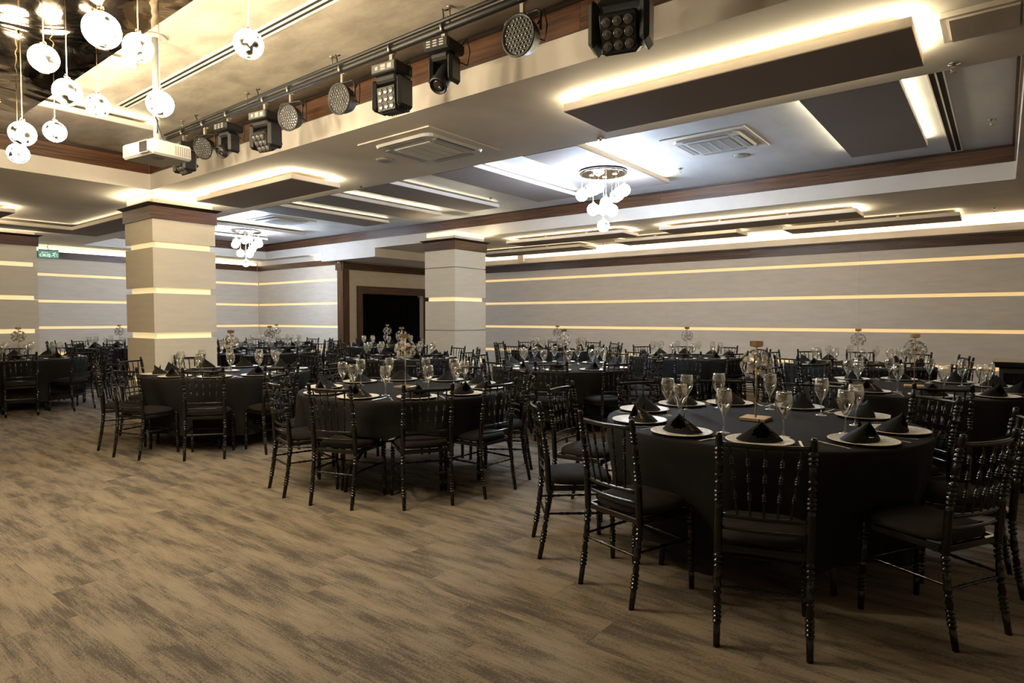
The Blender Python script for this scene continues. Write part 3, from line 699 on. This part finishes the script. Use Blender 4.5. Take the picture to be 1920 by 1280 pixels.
for i in range(7): b.box(PXW-.001,PXW+.0015, .02+i*.016,.02+i*.016+.007,.02,.085)
b.build('side_vent', M['grey'], w)
b = MB()
for i in range(8):
    for j in range(8): b.box(-.175+i*.0105,-.169+i*.0105,-PYD-.0015,-PYD+.001,.018+j*.0095,.024+j*.0095)
b.build('front_vent', M['grey'], w)
b = MB(); b.box(.04,.10,-.06,-.01,-.002,-.0003); b.build('lamp_door', M['grey'], w)
b = MB(); b.lathe([(.007,-.003),(.007,.0)], 10, T=Matrix.Translation((.02,-PYD,.05)) @ Matrix.Rotation(pi/2,4,'X')); b.build('sensor', M['black'], w)
b = MB(); b.lathe([(.03,.1055),(.03,.118)], 14); b.build('mount', M['white'], w)

# exit sign
w = empty('exit_sign', (-16.2,4.43,2.69), radians(90-8)); tag(w, 'green hanging exit sign with arrow, word and running man', 'sign')
box('sign_board', -.18,.18,-.012,.012,0,.155, M['exit'], w); box('top_rail', -.18,.18,-.014,.014,.156,.18, M['grey'], w)
b = MB(); b.tube([(0,0,.181),(-.02,0,.24),(0,0,.309)], .008, 6); b.build('hanger', M['white'], w)
txt = bpy.data.curves.new('sign_word', 'FONT'); txt.body = '\u00c7IKI\u015e'; txt.size = .078; txt.extrude = .001; txt.align_x = 'CENTER'; txt.offset = .0012
to_ = bpy.data.objects.new('text_tmp', txt); C.objects.link(to_); bpy.context.view_layer.update(); txt.materials.append(M['exit_w']); me_ = bpy.data.meshes.new_from_object(to_.evaluated_get(bpy.context.evaluated_depsgraph_get())); bpy.data.objects.remove(to_); o = bpy.data.objects.new('sign_word', me_); C.objects.link(o); o.parent = w; o.location = (-.062,-.0135,.028); o.rotation_euler = (pi/2,0,0)
b = MB(); y = -.0135
b.add([(-.13,y,.112),(-.105,y,.124),(-.105,y,.100)], [(0,1,2)]); b.box(-.105,.0,y,-.0125,.109,.115); b.build('arrow', M['exit_w'], w)
b = MB()
for (x0,z0),(x1,z1) in (((.11,.10),(.085,.065)),((.085,.065),(.11,.045)),((.11,.045),(.10,.025)),((.085,.065),(.065,.05)),((.065,.05),(.05,.035)),((.115,.095),(.14,.075)),((.14,.075),(.155,.09)),((.105,.10),(.08,.11)),((.08,.11),(.07,.095)),((.145,.03),(.15,.06))):
    b.tube([(x0,y,z0),(x1,y,z1)], .005, 5)
b.lathe([(.0005,-.01),(.009,0),(.0005,.01)], 8, T=Matrix.Translation((.118,y,.122))); b.build('running_figure', M['exit_w'], w)

# ------------------------------------------------------------------ chair
def bend(z):            # rear post: splays back below and above the seat
    if z < .45: return -.185-.055*((.45-z)/.45)**1.6
    return -.185-.062*((z-.45)/.465)**1.3
def ring(zc, r=.0175, h=.010): r *= 1.1; return [(.0105, zc+h), (r*.93, zc+h*.62), (r, zc), (r*.93, zc-h*.62), (.0105, zc-h)]
def post_profile(top):
    p = []
    if top > .6:
        p += [(.004,.915),(.012,.912),(.0145,.903),(.0145,.86)]
        for z in (.842,.822,.802): p += ring(z,.0175,.009)
        p += [(.0125,.79),(.0165,.765),(.0145,.74)]
        for z in (.728,.695): p += ring(z,.0165,.008)
        p += [(.0155,.68),(.0135,.667)]
        for z in (.655,.635,.615): p += ring(z,.018,.009)
        p += [(.0155,.60),(.0175,.58),(.0175,.395)]
    else:
        p += [(.015,.425),(.015,.39)]
    for z in (.375,.352,.329): p += ring(z,.0175,.009)
    p += [(.0125,.318),(.0165,.285),(.0145,.26),(.0175,.25),(.0175,.24),(.0125,.23)]+ring(.22,.016,.007)
    p += [(.0165,.19),(.0135,.168)]
    for z in (.158,.139,.120,.101): p += ring(z,.0172,.008)
    p += [(.014,.088),(.0145,.05),(.0135,.0)]
    return p[::-1]
def spindle_profile():
    p = [(.0052,0),(.0052,.06)]
    for z0 in (.075,.155,.225):
        for k in range(3): z = z0+k*.011; p += [(.0045,z-.005),(.0095,z-.001),(.0095,z+.002),(.0045,z+.005)]
        p += [(.0066,z0+.045)]
    p += [(.0055,.292),(.0055,.30)]
    return p
def stretcher_mb(p0, p1):
    b = MB(); p0, p1 = Vector(p0), Vector(p1); n = 22; pts = []; rs = []
    for i in range(n+1):
        t = i/n; pts.append(p0.lerp(p1,t)); r = .0065
        if any(abs(t-c) < .075 for c in (.27,.5,.73)) and i % 2: r = .0095
        rs.append(r)
    b.tube(pts, .006, 6, rs=rs); return b
def rail_mb(z, yb, bow, w=.352, h=.020, d=.014, zdrop=0):
    b = MB(); n = 10; vs = []
    for i in range(n+1):
        t = i/n*2-1; x = t*w/2; y = yb-bow*(1-t*t)
        for dy, dz in ((-d/2,-h/2+.003),(-d/2+.003,-h/2),(d/2-.003,-h/2),(d/2,-h/2+.003),(d/2,h/2-.003),(d/2-.003,h/2),(-d/2+.003,h/2),(-d/2,h/2-.003)): vs.append((x,y+dy,z+dz))
    F = [(i*8+k, i*8+(k+1)%8, (i+1)*8+(k+1)%8, (i+1)*8+k) for i in range(n) for k in range(8)]
    F += [tuple(range(8))[::-1], tuple(n*8+k for k in range(8))]
    b.add(vs, F, True); return b
def seat_mb():
    b = MB(); vs = []; nu = 20; rings_ = [(.70,.424),(.97,.428),(1.0,.440),(.985,.456),(.90,.470),(.65,.482),(.3,.488),(0.001,.489)]
    for sc, z in rings_:
        for k in range(nu):
            a = 2*pi*k/nu; ca, sa = cos(a), sin(a); e = .55
            x = (abs(ca)**e)*(1 if ca >= 0 else -1); y = (abs(sa)**e)*(1 if sa >= 0 else -1)
            wx = .183+.024*(y+1)/2; vs.append((x*wx*sc, (y*.192)*sc+.010, z))
    F = [(i*nu+k, i*nu+(k+1)%nu, (i+1)*nu+(k+1)%nu, (i+1)*nu+k) for i in range(len(rings_)-1) for k in range(nu)]
    F.append(tuple(range(nu))[::-1]); b.add(vs, F, True); return b
def make_chair(loc, detailed=True):
    t = empty('chiavari_chair', loc); m = M['chair']
    seat_mb().build('seat', M['seat'], t)
    def frame_into(b):
        for (x0,x1,y0,y1) in ((-.185,.185,-.19,-.165),(-.195,.195,.172,.196)): b.bbox(x0,x1,y0,y1,.395,.424,.004)
        for sx in (-1,1):
            T = Matrix.Translation((sx*.186,.003,0)) @ Matrix.Rotation(sx*-.03,4,'Z'); b.bbox(-.011,.011,-.172,.168,.395,.424,.004,T=T)
    def post(sx, b=None):
        b = b or MB(); b.lathe(post_profile(1), 10, T=Matrix.Translation((sx*.18,0,0)), path=lambda z: (0,bend(z))); return b
    def fleg(sx, b=None):
        b = b or MB(); b.lathe(post_profile(0), 10, T=Matrix.Translation((sx*.19,.180,0)), path=lambda z: (sx*.02*(.42-z),.015*(.42-z))); return b
    rails = [(.868, bend(.868), .030, .020), (.555, bend(.555), .022, .018), (.500, bend(.50), .022, .014)]
    def spin(i, b=None):
        b = b or MB(); xb = (-.104,-.053,0,.053,.104)[i]; xt = (-.137,-.0685,0,.0685,.137)[i]
        fb = 1-(xb/.176)**2; ft = 1-(xt/.176)**2
        p0 = Vector((xb, bend(.555)-.022*fb, .562)); p1 = Vector((xt, bend(.868)-.030*ft, .860)); d = p1-p0
        T = Matrix.Translation(p0) @ d.to_track_quat('Z','Y').to_matrix().to_4x4() @ Matrix.Scale(d.length/.30,4,(0,0,1)); b.lathe(spindle_profile(), 6, T=T, cap=False); return b
    ST = [((-.18,bend(.245),.245),(.18,bend(.245),.245)),((-.193,.183,.245),(.193,.183,.245)),((-.18,bend(.26),.262),(-.193,.183,.262)),((.18,bend(.26),.262),(.193,.183,.262))]
    if detailed:
        b = MB(); frame_into(b); b.build('seat_frame', m, t)
        for sx in (-1,1): post(sx).build('back_post', m, t); fleg(sx).build('front_leg', m, t)
        for z,yb,bow,h in rails: rail_mb(z,yb,bow,h=h).build('back_rail', m, t)
        for i in range(5): spin(i).build('spindle', m, t)
        for p in ST: stretcher_mb(*p).build('stretcher', m, t)
    else:
        b = MB(); frame_into(b)
        for sx in (-1,1): fleg(sx, b)
        for p in ST[1:]: b.tube([p[0],p[1]], .0075, 5)
        b.build('leg_frame', m, t)
        b = MB()
        for sx in (-1,1): post(sx, b)
        for z,yb,bow,h in rails: q = rail_mb(z,yb,bow,h=h); b.add(q.v, q.f, True)
        for i in range(5): spin(i, b)
        b.tube([ST[0][0],ST[0][1]], .0075, 5); b.build('backrest', m, t)
    return t

# ------------------------------------------------------------------ table ware prototypes
def plate_parts():
    b = MB(); b.lathe([(.10,0),(.125,.002),(.163,.014),(.166,.0155),(.163,.0175),(.158,.0165)], 40, cap=False); b.lathe([(.001,.0),(.10,.0)], 40, cap=False)
    rim = b.mesh('rim', M['plate_rim'])
    b = MB(); b.lathe([(.1578,.0165),(.12,.0075),(.10,.0065),(.0008,.0065)], 40, cap=False); return rim, b.mesh('well', M['plate'])
def glass_mesh():
    o = [(.034,0),(.034,.002),(.012,.006),(.0045,.012),(.0038,.05),(.0042,.085),(.0085,.098),(.018,.115),(.031,.137),(.042,.162),(.0462,.185),(.0452,.205),(.040,.228),(.0365,.243)]
    i = [(.0355,.2425),(.039,.2275),(.0441,.205),(.0451,.185),(.0408,.162),(.0298,.1375),(.0168,.116),(.006,.104),(.0005,.101)]
    b = MB(); b.lathe(o+i, 20, cap=False); b.lathe([(.0005,0),(.034,0)], 20, cap=False); return b.mesh('wine_glass', M['glass'])
def napkin_meshes():
    b = MB(); nt, nh = 36, 12; vs = []
    def P(th, t, inner=0):
        # front is -Y ; th measured from +X
        ca, sa = cos(th), sin(th)
        rx, ry = .108, (.108 if sa > 0 else .055)
        e = 1.15; R = (1-t)
        bul = 1+.05*sin(pi*t)
        x = rx*ca*R*bul*(1 if abs(ca) < .9 else 1.06); y = ry*sa*(1-.9*t)*bul - .026*t
        z = .004+.102*t-.018*t*t*max(0,sin(th))+.005*cos(2*th)*(1-t)
        k = 1-inner*.045; return (x*k, y*k, z-inner*.002)
    for inner in (0,1):
        o = len(b.v); vs = [P(2*pi*k/nt, j/nh, inner) for j in range(nh+1) for k in range(nt)]
        F = []
        for j in range(nh):
            for k in range(nt):
                th = 2*pi*(k+.5)/nt; t = (j+.5)/nh
                d = ((th-3*pi/2)/.80)**2+((t-.60)/.36)**2
                if d < 1: continue
                q = (j*nt+k, j*nt+(k+1)%nt, (j+1)*nt+(k+1)%nt, (j+1)*nt+k)
                F.append(q if not inner else q[::-1])
        b.add(vs, F, True)
    # inner fold seen through the opening
    b.add([(-.006,.030,.02),(.012,-.004,.03),(.004,.030,.112),(-.02,.02,.03)], [(0,1,2),(2,1,3)], True)
    cloth = b.mesh('folded_cloth', M['napkin'])
    e = MB()
    def onS(th, t, lift=.0012):
        p = Vector(P(th, t)); q = Vector((p.x, p.y-.02, 0)); nrm = Vector((cos(th)*.9, sin(th)*1.2, .75)).normalized(); return p+nrm*lift
    def patch(th0, th1, t0, t1, n=6):
        vs = []; F = []
        for j in range(n+1):
            for k in range(n+1): vs.append(onS(th0+(th1-th0)*k/n, t0+(t1-t0)*j/n))
        for j in range(n):
            for k in range(n): a = j*(n+1)+k; F.append((a, a+1, a+n+2, a+n+1))
        e.add(vs, F)
    def ringp(thc, tc, rt, rth, w=.35, n=20):
        vs = []
        for k in range(n):
            a = 2*pi*k/n
            for s_ in (1, 1-w): vs.append(onS(thc+rth*s_*cos(a), tc+rt*s_*sin(a)))
        e.add(vs, [(2*k, 2*((k+1)%n), 2*((k+1)%n)+1, 2*k+1) for k in range(n)])
    tc = 2*pi-.62+.12
    ringp(tc, .56, .085, .20); ringp(tc, .56, .045, .11, w=.95)
    for k, t0 in enumerate((.18,.27,.36)):
        patch(tc-.09, tc-.03, t0, t0+.065, 2); patch(tc-.03, tc+.09, t0, t0+.02, 2)
        if k != 1: patch(tc-.03, tc+.07, t0+.04, t0+.06, 2)
    return cloth, e.mesh('printed_emblem', M['gold_print'])
def fork_mesh():
    b = MB(); b.bbox(-.004,.004,-.10,.04,.001,.0035,.0008); b.bbox(-.010,.010,.04,.062,.0015,.0045,.001)
    for k in range(4): b.bbox(-.010+k*.0057,-.0072+k*.0057,.060,.098,.002,.005,.0005)
    return b.mesh('fork', M['steel'])
def knife_mesh():
    b = MB(); b.bbox(-.0055,.0055,-.11,-.01,.001,.0055,.0015); b.bbox(-.008,.0045,-.01,.105,.0015,.003,.0006); return b.mesh('knife', M['steel'])
RIM, WELL = plate_parts(); GL = glass_mesh(); NC, NE = napkin_meshes(); FK = fork_mesh(); KN = knife_mesh()
def centerpiece(loc):
    w = empty('crystal_candle_holder', loc)
    b = MB(); b.bbox(-.078,.078,-.078,.078,0,.018,.002); b.build('base', M['gold_soft'], w)
    b = MB(); b.lathe([(.0055,.0185),(.0055,.455)], 10); b.build('pole', M['gold_soft'], w)
    b = MB(); b.lathe([(.012,.452),(.034,.456),(.040,.460),(.040,.489),(.036,.489),(.036,.462)], 9, smooth=False, cap=False); b.build('candle_cup', M['gold'], w)
    sp_ = MB(); cr = MB(); ga = pi*(3-sqrt(5)); n = 24; zc = .345; R = .088
    for i in range(n):
        zz = 1-2*(i+.5)/n; rr = sqrt(1-zz*zz); a = i*ga; d = Vector((rr*cos(a), rr*sin(a), zz))
        if abs(zz) > .93: continue
        p = d*R; sp_.tube([d*.008+Vector((0,0,zc)), p+Vector((0,0,zc))], .0021, 5)
        T = Matrix.Translation(p+Vector((0,0,zc))) @ d.to_track_quat('Z','Y').to_matrix().to_4x4()
        cr.lathe([(.0005,-.008),(.012,-.006),(.023,-.001),(.023,.002),(.014,.0085),(.0005,.010)], 8, T=T, smooth=False, cap=False)
    sp_.lathe([(.0005,zc-.012),(.012,zc),(.0005,zc+.012)], 10)
    sp_.build('spokes', M['gold'], w); o = cr.build('crystals', M['crystal'], w)
    return w

# ------------------------------------------------------------------ tables
def cloth_mesh(seed, r=.915, ztop=.760, zhem=.155, rin=.075, seats=None):
    rnd = random.Random(seed); ph = [rnd.uniform(0,6.28) for _ in range(4)]; n = 180
    b = MB(); vs = []; rows = []
    for r_, z in ((.0005,ztop),(.3,ztop),(.6,ztop),(.85,ztop),(r-.012,ztop),(r-.003,ztop-.003),(r,ztop-.012)): rows.append((r_, z, 0))
    for k in range(1,15):
        t = k/14; rows.append((r+.004-rin*min(1,t*1.6)**1.3, ztop-.012-(ztop-.012-zhem)*t, t))
    for r_, z, t in rows:
        for k in range(n):
            a = 2*pi*k/n; dz = 0
            if seats and t: dz = .065*t*max(0, max(cos(min(pi/2, abs((a-q+pi) % (2*pi)-pi)*5.0)) for q in seats))**.7
            f = (sin(11*a+ph[0]+.8*sin(3*a+ph[1]))*.55+sin(19*a+ph[2]+sin(2*a))*.3+sin(5*a+ph[3])*.25)
            rr = r_+(t**.8)*.068*f-(t*.0); zz = z+dz+(t*.010*sin(4*a+ph[1]) if t else 0); vs.append((rr*cos(a), rr*sin(a), zz))
    F = [(i*n+k, (i+1)*n+k, (i+1)*n+(k+1)%n, i*n+(k+1)%n) for i in range(len(rows)-1) for k in range(n)]
    b.add(vs, F, True); return b
TB = MB(); TB.lathe([(.0005,.728),(.90,.728),(.903,.735),(.903,.7545),(.90,.757),(.0005,.757)], 48, cap=False, smooth=False); TBM = TB.mesh('tabletop', M['blackmetal'])
lg = MB(); lg.tube([(.34,.34,.727),(.36,.36,.45),(.40,.40,.28),(.50,.50,.17),(.53,.53,.10),(.535,.535,.0)], .016, 8); LGM = lg.mesh('leg', M['blackmetal'])
br = MB(); br.tube([(-.38,.0,.30),(.38,.0,.30)], .010, 6); BRM = br.mesh('cross_brace', M['blackmetal'])
ORD = ('', 'next', 'second', 'third', 'fourth', 'fifth', 'sixth', 'seventh', 'eighth', 'ninth')
# (centre, phase of first chair in degrees, chair radius, place name, detailed?, explicit angles)
T = [((-1.18,3.95), -72, 1.285, 'the closest table', [-72,-29,8,46,86,119,151,-176,-138,-106]),
     ((-4.23,3.81), -34, 1.14, 'the second closest table', [-34,-1,33,64,103,140,175,-142,-105,-70]),
     ((-7.15,3.70), -34, 1.20, 'the table before the large pillar', [-38,-5,30,66,102,138,174,-150,-110,-74]),
     ((-12.07,2.86), -12, 1.20, 'the leftmost table', [-12,25,62,98,135,168,-156,-122,-84,-48]),
     ((-4.55,6.85), -60, 1.17, 'the table under the nearer chandelier', None),
     ((-.62,6.75), -75, 1.17, 'the table right behind the closest', None),
     ((-7.6,6.75), -58, 1.15, 'the table before the far pillar', None),
     ((-1.55,9.6), -85, 1.17, 'the rightmost table along the striped wall', None),
     ((-4.1,9.85), -66, 1.15, 'the middle table along the striped wall', None),
     ((-7.0,10.35), -58, 1.12, 'the table beyond the far pillar', None),
     ((-10.7,6.3), -40, 1.17, 'the table just right of the large pillar', None),
     ((-10.9,9.3), -48, 1.17, 'the table before the black curtain', None),
     ((-13.3,8.0), -40, 1.15, 'the table in the far corner', None),
     ((-15.1,5.35), -20, 1.15, 'the table left behind the large pillar', None)]
chair_near = chair_far = cp0 = None
def leaf(name, me, loc, rz, parent=None):
    o = bpy.data.objects.new(name, me); C.objects.link(o); o.parent = parent; o.location = loc; o.rotation_euler = (0,0,rz); return o
for ti, ((cx,cy), ph, R, place, angs) in enumerate(T):
    if ti > 1: R = 1.25
    fwd = -.618*cx+.786*cy; near = ti in (0,1,2,3,4,5,6)
    rnd = random.Random(100+ti); r_t = .735; short = place.replace('the ', '', 1)
    tb = empty('round_table', (cx,cy,0), 0 if ti == 0 else rnd.uniform(0,1)); tag(tb, 'round banquet table hidden under black cloth, '+place, 'table', 'round banquet tables')
    leaf('tabletop', TBM, (0,0,0), 0, tb)
    for k in range(4): leaf('leg', LGM, (0,0,0), radians((-114,-44,66,136)[k]-45), tb)
    leaf('cross_brace', BRM, (0,0,0), .785, tb)
    if angs is None: angs = [ph+36*k+random.Random(50+ti*10+k).uniform(-3,3) for k in range(10)]
    o = (cloth_mesh(ti, zhem=.435, rin=.02, seats=[radians(q) for q in angs]) if ti == 1 else cloth_mesh(ti)).build('tablecloth', M['cloth'], None, (cx,cy,0)); tag(o, 'black floor-length cloth draped over '+place, 'tablecloth', 'black tablecloths')
    cp_loc = (cx+rnd.uniform(-.02,.02), cy+.02, .761)
    if cp0 is None: cp = cp0 = centerpiece(cp_loc)
    else: cp = copy_tree(cp0); cp.location = cp_loc; cp.rotation_euler = (0,0,rnd.uniform(-.2,.2))
    tag(cp, 'gold crystal-ball candle holder standing on '+place, 'candle holder', 'crystal candle holders')
    toCam = atan2(-cy, -cx)
    order = sorted(range(10), key=lambda k: (toCam-radians(angs[k])+.3) % (2*pi))
    for rank, k in enumerate(order):
        a = radians(angs[k]); where = 'at the spot facing the camera' if rank == 0 else ORD[rank]+' place clockwise from nearest'
        w8 = 'nearest place' if rank == 0 else (ORD[rank]+' clockwise from nearest')
        jit = 0 if ti == 0 else rnd.uniform(-.05,.05)
        rr = R-.24+(0 if ti < 2 else rnd.uniform(-.03,.04))
        if ti == 0: rr = (1.385,1.31,1.28,1.22,1.30,1.30,1.29,1.39,1.37,1.295)[k]-.24
        if ti == 2: rr = 1.30-.24
        loc = (cx+cos(a)*rr, cy+sin(a)*rr, 0)
        if near:
            if chair_near is None: ch = chair_near = make_chair(loc, True)
            else: ch = copy_tree(chair_near)
        else:
            if chair_far is None: ch = chair_far = make_chair(loc, False)
            else: ch = copy_tree(chair_far)
        ch.location = loc; ch.rotation_euler = (0,0,a+pi/2+jit)
        tag(ch, 'black spindle-back chair at %s, %s' % (short, w8), 'chair', 'chairs at '+place)
        # place setting
        pa = a+radians(rnd.uniform(-3,3)); px, py = cx+cos(pa)*r_t, cy+sin(pa)*r_t
        p = empty('charger_plate', (px,py,.761), pa+pi/2); tag(p, 'pearl charger plate on %s, %s' % (short, w8), 'plate', 'plates on '+place)
        leaf('rim', RIM, (0,0,0), 0, p); leaf('well', WELL, (0,0,0), 0, p)
        nk = empty('folded_napkin', (px,py,.7675), pa+pi/2+rnd.uniform(-.35,.35)); tag(nk, 'folded black napkin at %s, %s' % (short, w8), 'napkin', 'napkins on '+place)
        leaf('folded_cloth', NC, (0,0,0), 0, nk)
        if near: leaf('printed_emblem', NE, (0,0,0), 0, nk)
        ga_ = pa+radians(13); g = leaf('wine_glass', GL, (cx+cos(ga_)*.54, cy+sin(ga_)*.54, .7605), 0); tag(g, 'empty wine glass on %s, %s' % (short, w8), 'wine glass', 'glasses on '+place)
        if ti in (0,1,2,5):
            for nm, me, off in (('fork', FK, -.205), ('knife', KN, .195)):
                t_ = Vector((-sin(pa), cos(pa))); q = Vector((px,py))+t_*off
                c = leaf(nm, me, (q.x,q.y,.7605), pa+pi/2); tag(c, 'steel %s on %s, %s' % (nm, short, w8), nm, nm+'s on '+place)

# ------------------------------------------------------------------ black sideboard at the right edge
w = empty('sideboard', (.78,9.2,0)); tag(w, 'black sideboard with overhanging top at the right edge', 'sideboard')
b = MB(); b.bbox(-.80,.80,-.30,.30,0,.84,.01); b.build('body', M['black'], w); b = MB(); b.bbox(-.86,.86,-.34,.34,.8405,.905,.015); b.build('top', M['chair'], w)
for i in (-1,0,1): b = MB(); b.bbox(i*.52-.24,i*.52+.24,-.312,-.3005,.08,.78,.004); b.build('door', M['chair'], w)
